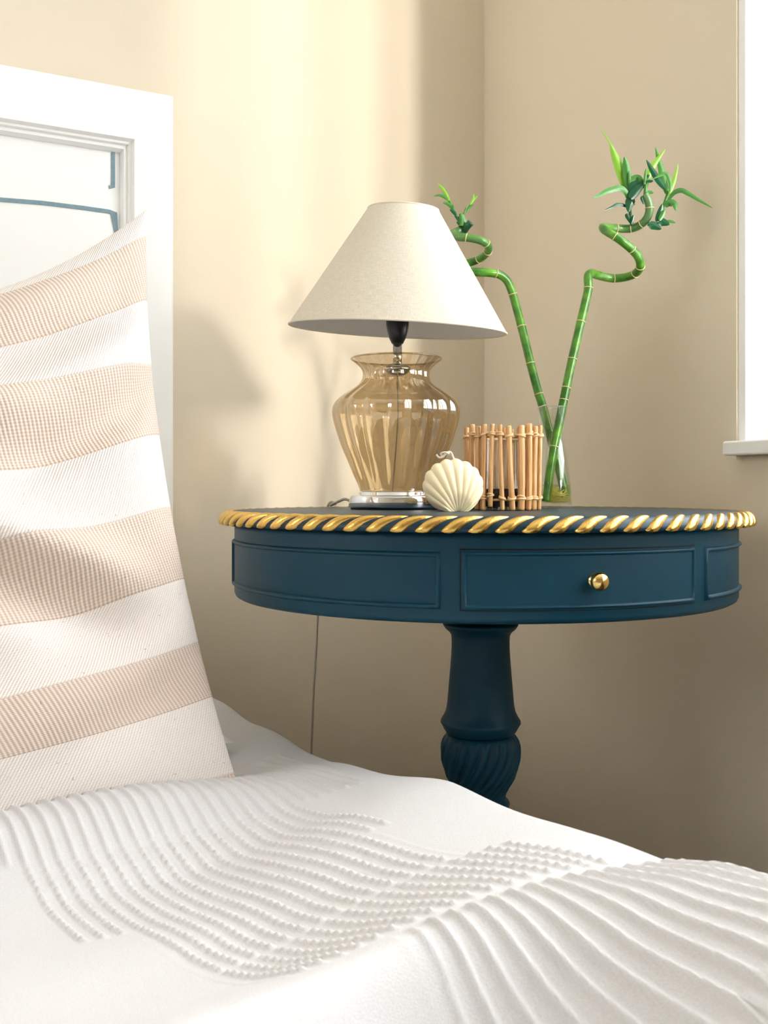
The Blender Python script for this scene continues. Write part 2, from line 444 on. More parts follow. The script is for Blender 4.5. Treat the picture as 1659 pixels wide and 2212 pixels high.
obj('headboard_moulding', frame_loop(ix0, ix1, iz0, iz1, [(0.0, -0.0555), (0.003, -0.0585), (0.007, -0.0585), (0.010, -0.050), (0.0135, -0.0495), (0.015, -0.043), (0.020, -0.043), (0.0235, -0.034), (0.0235, -0.026)]), M['white'], hb, False)
obj('headboard_panel', box(ix0, ix1, -0.03, -0.014, iz0, iz1), M['white'], hb, False)
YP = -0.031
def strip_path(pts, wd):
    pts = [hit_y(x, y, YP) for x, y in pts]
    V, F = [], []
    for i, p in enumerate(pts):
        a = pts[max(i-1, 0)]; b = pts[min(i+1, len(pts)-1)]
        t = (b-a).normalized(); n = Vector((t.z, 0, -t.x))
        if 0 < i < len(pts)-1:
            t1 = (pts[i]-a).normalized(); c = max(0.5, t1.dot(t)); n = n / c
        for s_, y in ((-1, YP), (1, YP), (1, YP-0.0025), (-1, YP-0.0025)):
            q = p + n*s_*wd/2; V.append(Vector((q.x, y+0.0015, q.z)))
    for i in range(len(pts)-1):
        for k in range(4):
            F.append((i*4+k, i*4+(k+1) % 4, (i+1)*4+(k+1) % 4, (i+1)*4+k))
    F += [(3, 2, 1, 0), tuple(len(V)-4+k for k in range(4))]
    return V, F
obj('groove_shadow_line', strip_path([(-700, 248), (-300, 300), (244.5, 296), (244.5, 404), (236, 404)][2:], 0.0056), M['groove_shadow'], hb, False)  # thin coloured strips stand in for the shadowed grooves of the white panel
obj('groove_shadow_line', strip_path([(-420, 420), (-200, 421), (0, 431), (90, 438), (180, 449), (236, 457), (246, 461), (251, 500), (254, 560)], 0.006), M['groove_shadow'], hb, False)
obj('bed_base', box(HX0+0.03, HX1-0.03, -2.05, -0.06, 0.10, 0.19), M['oak'], bed, False)
for lx in (HX0+0.045, HX1-0.045):
    obj('headboard_leg', box(lx-0.03, lx+0.03, -0.052, -0.016, 0.0, 0.30), M['white'], hb, False)
for lx in (HX0+0.10, HX1-0.10):
    for ly in (-0.2, -1.95):
        obj('bed_leg', lathe([(0.02, 0), (0.028, 0.10)], (lx, ly, 0), 12), M['oak'], bed, False)
mt = obj('mattress', box(HX0+0.03, HX1-0.03, -2.05, -0.06, 0.19, 0.355), M['mattress'], bed, False); bevel(mt, 0.03, 4)

# ------------------------------------------------------------------ bedspread (height field with woven ribs and bobbles)
def smooth01(x): x = np.clip(x, 0, 1); return x*x*(3-2*x)
UE = -HX1 - 0.005 + 0.0                              # right-hand edge of the bed (u = -x)
def bed_height(U, S):
    base = np.interp(S, [0.0, 0.55, 0.62, 0.70, 0.745, 0.775, 0.82, 0.87, 0.95, 1.03, 1.10, 1.15, 1.175, 1.20, 1.24, 1.30, 1.40, 2.1],
                        [-.338, -.338, -.330, -.281, -.268, -.272, -.297, -.307, -.300, -.288, -.266, -.246, -.238, -.250, -.290, -.335, -.342, -.342])
    # soften the polyline
    edge = np.interp(S, [0.0, .41, .67, .80, .91, 1.09, 1.17, 1.22, 1.28, 1.4, 2.1], [-.297, -.297, -.289, -.266, -.247, -.235, -.226, -.212, -.210, -.22, -.27])
    return base, edge
UE = 0.60
def grid_axis(fine0, fine1, step, lo, hi, coarse):
    a = list(np.arange(lo, fine0, coarse)); b = list(np.arange(fine0, fine1, step)); c = list(np.arange(fine1, hi, coarse))
    return np.array(a + b + c + [hi])
uu = grid_axis(0.54, 1.12, 0.00165, 0.50, -HX0 + 0.05, 0.03)
ss = grid_axis(0.34, 1.30, 0.0018, 0.075, 2.06, 0.03)
U, S = np.meshgrid(uu, ss, indexing='ij')
# fold lines wander a little across the bed
rng = np.random.RandomState(4)
wav = 0.012*np.sin(U*7.3+0.6) + 0.006*np.sin(U*17+1.2)
Sw = S + wav*smooth01((S-0.5)/0.2) - 0.042*smooth01((U-0.78)/0.22)*smooth01((S-0.95)/0.15)
sm = np.linspace(0, 2.1, 1200)
b1, e1 = bed_height(None, sm)
ker = np.hanning(18); ker /= ker.sum()
b1 = np.convolve(np.pad(b1, 40, mode='edge'), ker, 'same')[40:-40]
e1 = np.convolve(np.pad(e1, 40, mode='edge'), ker, 'same')[40:-40]
Sw = np.where(Sw > 1.175, 1.175 + (Sw-1.175)*(1+1.0*smooth01((U-0.70)/0.16)), Sw)
base = np.interp(Sw, sm, b1); edge = np.interp(S, sm, e1)
k = smooth01((U-0.64)/0.22)
Z = edge*(1-k) + base*k
# soft undulations
Z += 0.003*np.sin(U*23+S*9) * smooth01((U-0.62)/0.1) + 0.002*np.sin(S*31-U*12)
# woven texture
PIT = 0.0124
Q = U + 0.15*(S-0.9)                                   # the cloth lies a little askew on the bed
ph = Q/PIT + 0.06*np.sin(S*11)
ribs = np.clip(np.cos(2*np.pi*ph), -0.2, 1)
ribs = ((ribs+0.2)/1.2)**1.6
bob = ribs * (0.45+0.55*(0.5+0.5*np.cos(2*np.pi*(S/0.0088 + 0.5*np.round(ph)))))
def band(x, a, b, t=0.006): return smooth01((x-a)/t+0.5)*smooth01((b-x)/t+0.5)
rib_m = band(Sw, 0.60, 0.815) * band(U, 0.66, 2.5, 0.02)
rib_m = np.maximum(rib_m, band(Sw, 1.165, 2.4) * band(Q, 0.0, 0.845, 0.03))
bob_m = band(Sw, 0.815, 0.955) * band(Q, 0.715, 0.948)
bob_m = np.maximum(bob_m, band(Sw, 0.955, 1.06) * band(Q, 0.735, 0.915))
bob_m = np.maximum(bob_m, band(Sw, 1.065, 1.155) * band(Q, 0.70, 0.915))
tex = 0.0034*ribs*rib_m + 0.0034*bob*bob_m 
Z += tex
# rounded drop over the right-hand side of the bed
d = np.clip((UE + 0.035 - U)/0.11, 0, 1)
Z = Z - 0.36*d**2.0
XX = -U.copy()
XX = np.where(U < UE, -(UE - 0.35*(UE-U)), XX)        # the side hangs nearly straight
V = np.stack([XX.ravel(), -S.ravel(), (Z+HC).ravel()], 1)
nu, ns = U.shape
I = np.arange(nu*ns).reshape(nu, ns)
Fq = np.stack([I[:-1, :-1], I[:-1, 1:], I[1:, 1:], I[1:, :-1]], -1).reshape(-1, 4)
bs = obj('bedspread', (V, Fq.tolist()), M['spread'], None, True, at=(-1.35, -1.0, 0.36))
tag(bs, 'white cotton bedspread with woven ribs and bobbles over the bed', 'bedspread')

# ------------------------------------------------------------------ pillows
def pillow_mesh(TL, TR_, BL, BR, T, sag, na=70, nb=70, front=None, extra=None, pinch=0.045, back=0.6, drop=0.0):
    c = (TL+TR_+BL+BR)/4
    nrm = (TR_-TL).cross(BL-TL); nrm.normalize()
    if front is not None and nrm.dot(front) < 0: nrm = -nrm
    up = ((TL-BL)+(TR_-BR)).normalized()
    right = ((TR_-TL)+(BR-BL)).normalized()
    V, UV, F = [], [], []
    W = (BR-BL).length; H = (TL-BL).length
    for side in (1, -1):
        for i in range(na+1):
            for j in range(nb+1):
                a = -math.cos(math.pi*i/na); b = -math.cos(math.pi*j/nb)
                s_, t_ = (a+1)/2, (b+1)/2
                p = (BL*(1-s_)+BR*s_)*(1-t_) + (TL*(1-s_)+TR_*s_)*t_
                # edges draw in between the corners
                p = p - right*(pinch*a*(1-b*b)*abs(a)**3*0.6) - up*(pinch*b*(1-a*a)*abs(b)**3*0.6)
                p = p - up*(sag*(1-abs(a)**1.7)*t_**2 + drop*(1-abs(a)**1.6))
                th = T*max(0, (1-a*a))**0.45*max(0, (1-b*b))**0.5
                if side < 0: th *= back
                if extra and side > 0: th += extra(a, b)*min(1, 6*(1-abs(a)))*min(1, 6*(1-abs(b)))
                V.append(p + nrm*side*th); UV.append((s_*W, t_*H))
    n2 = (na+1)*(nb+1)
    for side in (0, 1):
        for i in range(na):
            for j in range(nb):
                q = [side*n2 + i*(nb+1)+j, side*n2 + (i+1)*(nb+1)+j, side*n2 + (i+1)*(nb+1)+j+1, side*n2 + i*(nb+1)+j+1]
                F.append(tuple(q if side == 0 else q[::-1]))
    return V, F, UV
def weld(o):
    bm = bmesh.new(); bm.from_mesh(o.data); bmesh.ops.remove_doubles(bm, verts=bm.verts, dist=1e-5)
    bmesh.ops.recalc_face_normals(bm, faces=bm.faces); bm.to_mesh(o.data); bm.free()
cTR = P(317, 452, 1.19); cBR = P(519, 1712, 0.985)
cBL = cBR + Vector((-0.62, -0.01, -0.030)); cTL = cTR + Vector((-0.62, -0.01, 0.0))
def wr(a, b):
    g = lambda x0, y0, x1, y1, wd: math.exp(-((((a-x0)*(y1-y0)-(b-y0)*(x1-x0))/math.hypot(x1-x0, y1-y0)/wd)**2)) * \
        math.exp(-(max(0, abs(((a-x0)*(x1-x0)+(b-y0)*(y1-y0))/((x1-x0)**2+(y1-y0)**2)-0.5)-0.5)/0.35)**2)
    z = 0.018*g(-0.1, 0.12, 0.55, -0.22, 0.07)          # crease from the middle down to the right
    z -= 0.016*g(-0.1, 0.0, 0.5, -0.35, 0.08)
    z += 0.014*g(-0.2, 0.42, 0.35, 0.30, 0.10) - 0.014*g(-0.2, 0.62, 0.5, 0.62, 0.12)
    z += 0.012*g(0.3, 0.35, 0.9, 0.45, 0.10) - 0.010*g(0.5, 0.15, 0.95, 0.28, 0.07)
    z -= 0.008*g(0.2, -0.5, 0.8, -0.42, 0.08) + 0.006*g(0.45, -0.75, 0.95, -0.6, 0.06)
    z += 0.003*math.sin(9*a+4*b) + 0.002*math.sin(14*b-5*a)
    return 1.5*z
Vc, Fc, UVc = pillow_mesh(cTL, cTR, cBL, cBR, 0.092, 0.100, 120, 120, Vector((0, -1, 0)), wr, 0.05, back=0.3, drop=0.045)
_x = [0, .0195, .1005, .158, .2276, .308, .395, .4836, .573, .667, .75]; _y = [0, .018, .0945, .171, .2475, .324, .4005, .477, .5535, .63, .70]
UVc = [(u_, float(np.interp(v_, _x, _y))) for u_, v_ in UVc]       # the weave is stretched where the filling is fullest
cu = obj('striped_cushion', (Vc, Fc), M['cushion'], None, True, at=(cBL+cBR)/2, uv=UVc)
weld(cu)
tag(cu, 'large cushion with tan and off-white stripes leaning against the headboard', 'cushion')
zb = HC - 0.303
wp = pillow_mesh(Vector((-1.30, -0.12, zb+0.055)), Vector((-0.735, -0.12, zb+0.03)), Vector((-1.30, -0.58, zb+0.045)), Vector((-0.70, -0.56, zb+0.018)), 0.085, 0.0, 40, 40, Vector((0, 0, 1)), None, 0.03, 0.35)
o = obj('white_pillow', wp[:2], M['mattress'], None, True, at=(-1.0, -0.3, zb), uv=wp[2]); weld(o)
tag(o, 'plain white pillow lying flat behind the striped cushion', 'pillow')

# ------------------------------------------------------------------ drum table
TC = P(1038, HY, 1.225); TX, TY = TC.x, TC.y
def zc(z): return HC + z                             # heights are measured from the camera
RA, RR = 0.300, 0.3175
tab = thing('drum_table', 'round teal drum table with gilded rope edge beside the bed', 'table', (TX, TY, 0))
C0 = (TX, TY, HC)
ZT = -0.0242
top_prof = [(0.0, ZT-0.014), (0.298, ZT-0.014), (0.305, ZT-0.0155), (0.3125, ZT-0.0152), (0.3155, ZT-0.0138), (0.3160, ZT-0.0110), (0.3142, ZT-0.0066), (0.3110, ZT-0.0034), (0.3065, ZT-0.0010), (0.301, ZT), (0.2, ZT), (0.0, ZT)]
obj('tabletop', lathe(top_prof, C0, 160, close=False), M['tealtop'], tab)
# gadroons
NG = 80
def gadroon():
    pr = [(0.301, -0.0002), (0.3065, -0.0010), (0.3110, -0.0034), (0.3142, -0.0066), (0.3158, -0.0105), (0.3160, -0.0135), (0.3135, -0.0153)]
    dphi = 2*math.pi/NG; V, F = [], []
    pts = catmull([Vector((r, z, 0)) for r, z in pr], 2)
    n = len(pts); mseg = 6
    for i, p in enumerate(pts):
        t = i/(n-1)
        ph0 = dphi*(1.30*(1-t)**1.9 - 0.5)
        a = pts[min(i+1, n-1)] - pts[max(i-1, 0)]; nr = Vector((-a.y, a.x, 0)).normalized()
        if nr.x < 0 and t > 0.3: nr = -nr
        if t <= 0.3 and nr.y < 0: nr = -nr
        wd = dphi*0.33*min(1, 0.35+4*t)*min(1, 0.6+3*(1-t)); hh = 0.0040*min(1, 0.15+3*t)*min(1, 0.3+3.0*(1-t))
        for j in range(mseg+1):
            q = math.pi*j/mseg
            off = nr*(math.sin(q)*hh - 0.0006)
            r = p.x+off.x; z = ZT+p.y+off.y; ph = ph0 + math.cos(q)*wd
            V.append(Vector((TX + r*math.cos(ph), TY + r*math.sin(ph), HC+z)))
    for i in range(n-1):
        for j in range(mseg):
            F.append((i*(mseg+1)+j, (i+1)*(mseg+1)+j, (i+1)*(mseg+1)+j+1, i*(mseg+1)+j+1))
    return V, F
ga = obj('gilt_reed', gadroon(), M['gold'], tab, at=(TX, TY, HC))
ga['label'] = 'gilded slanting reed of the table edge'
for k_ in range(1, NG):
    share(ga, 'gilt_reed', tab, (TX, TY, HC), rot=(0, 0, 2*math.pi*k_/NG))
# drum
ap = lathe([(0.0, -0.039), (RA, -0.0385), (RA, -0.046), (RA, -0.120), (RA-0.0015, -0.1235), (RA-0.005, -0.1255), (0.0, -0.1255)], C0, 160, close=False)
apron = obj('apron', ap, M['teal'], tab)
def near_front(a):
    """Keep angles continuous round the side of the drum that faces the bed."""
    f = -math.pi/2 - TH
    while a < f - math.pi: a += 2*math.pi
    while a > f + math.pi: a -= 2*math.pi
    return a
def ang(px, r=RA):
    """Angle on the drum of the near surface point seen at column px."""
    dx, dy = ray(px, HY).x, ray(px, HY).y
    ox, oy = CAM.x-TX, CAM.y-TY
    A = dx*dx+dy*dy; B = ox*dx+oy*dy; Cc = ox*ox+oy*oy-r*r
    D = max(0, B*B-A*Cc); t = (-B-math.sqrt(D))/A
    return near_front(math.atan2(oy+t*dy, ox+t*dx))
def arc_bar(a0, a1, z0, z1, r0, r1, n=24):
    """Curved slab on the drum between angles a0<a1."""
    V, F = [], []
    for i in range(n+1):
        a = a0+(a1-a0)*i/n
        for r, z in ((r0, z0), (r1, z0), (r1, z1), (r0, z1)):
            V.append(Vector((TX+r*math.cos(a), TY+r*math.sin(a), HC+z)))
    for i in range(n):
        for k_ in range(4):
            F.append((i*4+k_, (i+1)*4+k_, (i+1)*4+(k_+1) % 4, i*4+(k_+1) % 4))
    F += [(3, 2, 1, 0), tuple(n*4+k_ for k_ in range(4))]
    return V, F
def bead_frame(a0, a1, z0, z1, wd=0.0058, hh=0.0038, r0=RA):
    """Raised half-round moulding round a rectangle on the drum."""
    V, F = [], []
    da = wd/r0; path = []
    N = 26
    for i in range(N+1): path.append((a0+(a1-a0)*i/N, z0, 0, 1))
    for i in range(1, 3): path.append((a1, z0+(z1-z0)*i/3, -1, 0))
    for i in range(N+1): path.append((a1+(a0-a1)*i/N, z1, 0, -1))
    for i in range(1, 3): path.append((a0, z1+(z0-z1)*i/3, 1, 0))
    corners = {0: (1, 1), N: (-1, 1), N+3: (-1, -1), 2*N+3: (1, -1)}
    m = 5
    for i, (a, z, na, nz) in enumerate(path):
        if i in corners: na, nz = corners[i]
        for j in range(m+1):
            q = j/m; rr = r0 - 0.0006 + hh*math.sin(math.pi*q)
            V.append(Vector((TX+rr*math.cos(a+na*q*da), TY+rr*math.sin(a+na*q*da), HC+z+nz*q*wd)))
    L = len(path)
    for i in range(L):
        for j in range(m):
            F.append((i*(m+1)+j, ((i+1) % L)*(m+1)+j, ((i+1) % L)*(m+1)+j+1, i*(m+1)+j+1))
    return V, F
PZ0, PZ1 = -0.1120, -0.0575
obj('panel_moulding', bead_frame(ang(504), ang(952), PZ0, PZ1), M['teal'], tab)
obj('panel_moulding', bead_frame(ang(1521), ang(1521)+1.05, PZ0, PZ1), M['teal'], tab)
obj('panel_moulding', bead_frame(ang(499)-1.05, ang(499), PZ0, PZ1), M['teal'], tab)
bk = ang(1521)+1.25
obj('panel_moulding', bead_frame(bk, bk+1.0, PZ0, PZ1), M['teal'], tab)
# drawer: dark gap, front, moulding, knob
DA0, DA1, DZ0, DZ1 = ang(993), ang(1499), -0.1128, -0.0545
M['gap'] = mat('drawer_gap', srgb(4, 12, 18), 0.8, noise=(30, 0.1))
obj('drawer_recess', arc_bar(DA0, DA1, DZ0, DZ1, RA-0.004, RA+0.0004, 40), M['gap'], apron, False)
drw = obj('drawer', arc_bar(DA0+0.0045, DA1-0.0045, DZ0+0.0010, DZ1-0.0016, RA-0.004, RA+0.0022, 40), M['teal'], tab, False)
for p_ in drw.data.polygons: p_.use_smooth = False
obj('drawer_moulding', bead_frame(DA0+0.006, DA1-0.006, DZ0+0.0013, DZ1-0.0020, 0.005, 0.0027, RA+0.0022), M['teal'], drw)
ka = ang(1284); kz = P(1284, 1254, 0.935).z
kn = Vector((math.cos(ka), math.sin(ka), 0)); kp = Vector((TX, TY, kz)) + kn*(RA+0.0018)
def lathe_dir(prof, base, axis, n=24):
    axis = Vector(axis).normalized(); a = axis.orthogonal().normalized(); b = axis.cross(a); V, F = [], []
    for r, h in prof:
        for k_ in range(n):
            q = 2*math.pi*k_/n; V.append(base + axis*h + a*(r*math.cos(q)) + b*(r*math.sin(q)))
    for i in range(len(prof)-1):
        for k_ in range(n):
            F.append((i*n+k_, i*n+(k_+1) % n, (i+1)*n+(k_+1) % n, (i+1)*n+k_))
    F.append(tuple(range(n-1, -1, -1))); m = (len(prof)-1)*n; F.append(tuple(range(m, m+n)))
    return V, F
kb = obj('knob', lathe_dir([(0.0075, 0), (0.0075, 0.001), (0.0055, 0.002), (0.0050, 0.0035), (0.0072, 0.0050), (0.0087, 0.0070), (0.0090, 0.0090), (0.0086, 0.0115), (0.0070, 0.0138), (0.0067, 0.0140), (0.0050, 0.0152), (0.0025, 0.0160), (0.0003, 0.0162)], kp, kn), M['brass'], drw)
kb['label'] = 'gold drawer knob'
# pedestal
pk = 1.225/FPX
ppx = [(1346, 82), (1351, 80), (1357, 76), (1362, 70), (1366, 66), (1372, 63.2), (1382, 62.5), (1400, 62.5), (1430, 64.5), (1459, 67), (1490, 69.5), (1519, 72), (1535, 75), (1546, 80), (1552, 84), (1556, 86), (1560, 86.3), (1566, 82.5), (1567, 82), (1573, 79), (1579, 75), (1583, 71.5)]
obj('pedestal_column', lathe([(r*pk, (HY-y)*pk) for y, r in ppx][::-1], C0, 64), M['teal'], tab)
bpx = [(1583, 70), (1587, 75.5), (1592, 79.5), (1598, 82.5), (1608, 85.5), (1618, 86.3), (1630, 86), (1640, 85), (1650, 82.5), (1658, 80.5), (1668, 77), (1678, 73.5), (1688, 68), (1698, 62), (1708, 56.5), (1716, 54), (1722, 53), (1724, 53)]
bp_ = bpx[::-1]
def twist(a, i):
    t = (1724-bp_[i][0])/(1724-1583)
    amp = 0.050*min(1, 8*(1-t))*min(1, 5*t)
    return 1 + amp*(abs(math.cos(11*(a + 0.9*(t-1)**2*1.1)))**0.8*2-1.9)
bdense = []
zs_ = np.linspace(1724, 1583, 48); ys_ = [b[0] for b in bpx]; rs_ = [b[1] for b in bpx]
bp_ = [(float(y), float(np.interp(y, ys_, rs_))) for y in zs_]
obj('pedestal_bulb', lathe([(r*pk, (HY-y)*pk) for y, r in bp_], C0, 220, twist), M['teal'], tab)
lpx = [(1724, 55), (1727, 60), (1731, 62.5), (1736, 62.5), (1740, 60), (1743, 56), (1760, 54), (1800, 60), (1850, 74), (1900, 84), (1935, 86), (1950, 80), (1956, 60)]
obj('pedestal_collar', lathe([(r*pk, (HY-y)*pk) for y, r in lpx][::-1], C0, 64), M['teal'], tab)
zl = HC + (HY-1900)*pk
for k_ in range(3):
    a = k_*2*math.pi/3
    dv = Vector((math.cos(a), math.sin(a), 0)); b0 = Vector((TX, TY, 0))
    pts = catmull([b0+dv*0.03+Vector((0, 0, zl)), b0+dv*0.09+Vector((0, 0, zl-0.02)), b0+dv*0.16+Vector((0, 0, zl*0.45)), b0+dv*0.23+Vector((0, 0, 0.045)), b0+dv*0.275+Vector((0, 0, 0.022))], 6)
    obj('table_leg', tube(pts, [0.026-0.010*i/(len(pts)-1) for i in range(len(pts))], 12), M['teal'], tab)
    obj('brass_toe', tube([b0+dv*0.262+Vector((0, 0, 0.0195)), b0+dv*0.29+Vector((0, 0, 0.0175)), b0+dv*0.30+Vector((0, 0, 0.0165))], [0.019, 0.017, 0.012], 12), M['brass'], tab)
TOPZ = HC + ZT

# ------------------------------------------------------------------ lamp
LD = 1.27; lk = LD/FPX
LC = P(856, HY, LD); LC = Vector((LC.x, LC.y, TOPZ)); Y0 = HY + (HC-TOPZ)/lk
lamp = thing('table_lamp', 'table lamp with ribbed amber glass body and cream cone shade', 'lamp', LC)
lp = lambda lst: [(r*lk, (Y0-y)*lk) for y, r in lst]
obj('rubber_foot', lathe([(0.0, 0.0), (0.0580, 0.0), (0.0585, 0.0015), (0.057, 0.0025), (0.0, 0.0025)], LC, 64, close=False), M['rubber'], lamp)
obj('chrome_base', lathe([(0.0, 0.0025), (0.0606, 0.0025), (0.0612, 0.0033), (0.0598, 0.0155), (0.0592, 0.0168), (0.0575, 0.0175), (0.049, 0.0178), (0.0486, 0.0182), (0.0486, 0.0215), (0.0480, 0.0222), (0.0, 0.0222)], LC, 72, close=False), M['chrome'], lamp)
gpx = [(1059.5, 74), (1058, 78), (1040, 84), (1021, 91.5), (1000, 100), (990, 104), (974, 111), (958, 117.5), (940, 123.5), (926, 128), (910, 132.5), (895, 135.5), (885, 136), (876, 134.5), (869, 131.5), (862, 126.5), (856, 120), (850, 112), (844, 103), (837, 92.5), (831, 84), (824, 76.5), (816, 72), (808, 70.5), (800, 71), (794, 74.5), (787, 81), (780, 89.5), (775.5, 95), (773, 97.5)]
ytab = np.array([g[0] for g in gpx][::-1]); rtab = np.array([g[1] for g in gpx][::-1])
ygl = np.concatenate([[1059.5, 1058], np.linspace(1056, 773, 70)])
gz0 = 0.0222 - (Y0-1059.5)*lk
gprof = [(float(np.interp(y, ytab, rtab))*lk, (Y0-y)*lk + gz0) for y in ygl]
def flute(a, i):
    t = i/len(gprof)
    amp = 0.030*min(1, max(0, t-0.02)*8)
    return 1 + amp*(abs(math.cos(8*a+0.4))**0.8*2-1.25)
obj('glass_body', lathe(gprof, LC, 192, flute, close=False), M['amber'], lamp)
obj('glass_lip', torus(LC+Vector((0, 0, gprof[-1][1])), (0, 0, 1), gprof[-1][0], 0.0011, 96, 8), M['amber'], lamp)
stem_top = P(859, 741, LD).z - TOPZ
st = Vector((P(858.5, HY, LD).x, P(858.5, HY, LD).y, TOPZ))
obj('chrome_stem', lathe([(0.0058, (Y0-800)*lk), (0.0058, (Y0-741)*lk)], st, 24), M['chrome'], lamp)
obj('stem_cap', lathe([(0.006, (Y0-812)*lk), (0.012, (Y0-808)*lk), (0.017, (Y0-800)*lk), (0.017, (Y0-795)*lk), (0.012, (Y0-788)*lk), (0.007, (Y0-786)*lk)], st, 32), M['chrome'], lamp)
obj('inner_cord', tube(catmull([st+Vector((0, 0, (Y0-804)*lk)), st+Vector((0.001, 0, 0.12)), st+Vector((-0.002, 0.001, 0.07)), st+Vector((-0.006, 0.002, 0.0225))], 6), 0.0011, 8), M['cord'], lamp)
obj('lampholder', lathe([(0.0, (Y0-744)*lk), (11.5*lk, (Y0-743)*lk), (13*lk, (Y0-741)*lk), (18*lk, (Y0-731)*lk), (22*lk, (Y0-718)*lk), (24.5*lk, (Y0-703)*lk), (24.8*lk, (Y0-690)*lk), (24.8*lk, (Y0-650)*lk), (0.0, (Y0-650)*lk)], st, 40, close=False), M['black'], lamp)
sb, stp = P(859, 712, LD), P(872, 458, LD)
# the shade leans a little to the right and towards the viewer
ax = (RT*math.sin(math.radians(2.7)) - FW*math.sin(math.radians(4.8)) + Vector((0, 0, 1))).normalized()
Hs = (stp.z - sb.z)
def shade(rb, rt, h0, h1, n=96, mrow=12):
    a = (RT - ax*RT.dot(ax)).normalized(); b = ax.cross(a); V, F, UV = [], [], []
    for i in range(mrow+1):
        t = i/mrow; r = rb+(rt-rb)*t; h = h0+(h1-h0)*t
        for k_ in range(n+1):
            q = 2*math.pi*k_/n
            V.append(sb + ax*h + a*(r*math.cos(q)) + b*(r*math.sin(q))); UV.append((k_/n*0.6, t*0.18))
    for i in range(mrow):
        for k_ in range(n):
            F.append((i*(n+1)+k_, i*(n+1)+k_+1, (i+1)*(n+1)+k_+1, (i+1)*(n+1)+k_))
    return V, F, UV
rb_, rt_ = 237*lk*0.992, 76*lk
Vs, Fs, UVs = shade(rb_, rt_, 0, Hs)
so_ = obj('lamp_shade', (Vs, Fs), M['shade'], lamp, uv=UVs)
Vs, Fs, UVs = shade(rb_-0.0012, rt_-0.0012, 0.0004, Hs-0.0004)
obj('shade_lining', (Vs, [f[::-1] for f in Fs]), M['lining'], so_, uv=UVs)
obj('shade_rim', torus(sb, ax, rb_-0.0004, 0.0012, 96, 8), M['shade'], so_)
obj('shade_rim', torus(sb+ax*Hs, ax, rt_-0.0004, 0.0012, 64, 8), M['shade'], so_)
# the carrier ring and spokes that hold the shade on the holder
hc_ = st + Vector((0, 0, (Y0-652)*lk))
ring = merge(torus(hc_, (0, 0, 1), 0.017, 0.0014, 32, 8))
for k_ in range(3):
    q = k_*2*math.pi/3+0.3; a = (RT - ax*RT.dot(ax)).normalized(); b = ax.cross(a)
    hh_ = Hs*0.55; r_ = rb_+(rt_-rb_)*0.55
    ring = merge(ring, tube([hc_+Vector((0.017*math.cos(q-TH), 0.017*math.sin(q-TH), 0)), sb+ax*hh_+a*((r_-0.002)*math.cos(q))+b*((r_-0.002)*math.sin(q))], 0.0011, 6))
obj('shade_carrier', ring, M['white'], lamp)
# flex: off the back of the base, over the table edge, down the wall side
bp0 = P(760, 1075, LD+0.015); bp0.z = TOPZ+0.009
def on_table(px, d, z): q = P(px, HY, d); q.z = TOPZ+z; return q
e_dir = (on_table(705, 1.48, 0) - Vector((TX, TY, TOPZ))); e_dir.z = 0; e_dir.normalize()
edge_p = Vector((TX, TY, 0)) + e_dir*(RR+0.006)
cp = [bp0, on_table(745, LD+0.03, 0.0125), on_table(728, 1.35, 0.008), on_table(714, 1.40, 0.003)]
ep = Vector((edge_p.x, edge_p.y, 0))
cp += [Vector((ep.x, ep.y, TOPZ+0.0035)) - e_dir*0.02, Vector((ep.x, ep.y, TOPZ-0.004)) + e_dir*0.002, P(689, 1250, 1.60), P(686, 1335, 1.62), P(683, 1400, 1.63), P(678, 1480, 1.64), P(675, 1560, 1.645), P(673, 1620, 1.65), P(672, 1700, 1.655), P(671, 1850, 1.66)]
obj('power_cord', tube(catmull(cp, 7), 0.0019, 8), M['cord'], lamp)

# ------------------------------------------------------------------ shell candle
SD = 1.15
sC = P(979, HY, SD); sC = Vector((sC.x, sC.y, TOPZ))
candle = thing('shell_candle', 'cream scallop shell candle standing in front of the lamp base', 'candle', sC)
def shell():
    sx = (RT*math.cos(0.12) + FW*math.sin(0.12)).normalized(); sy = Vector((-sx.y, sx.x, 0))
    cz, Rx, Rz = 0.0288, 0.0352, 0.0312
    hx, hz = 0.004, -0.006                     # the fan's hinge, below the cut-off foot
    nA, nR, NR = 320, 26, 14.0
    V, F = [], []
    A0, A1 = math.radians(-38), math.radians(218)
    for side in (-1, 1):
        for i in range(nA+1):
            al = A0+(A1-A0)*i/nA
            dx, dz = math.cos(al), math.sin(al)
            # distance from hinge to outline ellipse
            ox, oz = hx, hz-cz
            A = (dx/Rx)**2+(dz/Rz)**2; B = ox*dx/Rx**2+oz*dz/Rz**2; Cc = (ox/Rx)**2+(oz/Rz)**2-1
            D = max(0, B*B-A*Cc); rho = max(0.002, (-B+math.sqrt(D))/A)
            rib = abs(math.cos(NR*(al-math.pi/2)*1.08))
            for j in range(nR+1):
                t = math.sin(math.pi/2*j/nR)
                r = rho*t*(1+0.035*(rib-0.5)*t**3)
                th = 0.021*max(0.0, 1-t**2.4)**0.55*(0.55+0.45*min(1, t*2.5)) + 0.0022*(rib**0.7-0.6)*min(1, t*1.6)*max(0, 1-t**7)
                x = hx+dx*r; z = max(0.0, hz+dz*r)
                V.append(sC + sx*x + sy*(side*max(0.0, th)) + Vector((0, 0, z)))
    n2 = (nA+1)*(nR+1)
    for s_ in (0, 1):
        for i in range(nA):
            for j in range(nR):
                q = [s_*n2+i*(nR+1)+j, s_*n2+(i+1)*(nR+1)+j, s_*n2+(i+1)*(nR+1)+j+1, s_*n2+i*(nR+1)+j+1]
                F.append(tuple(q if s_ == 0 else q[::-1]))
    return V, F
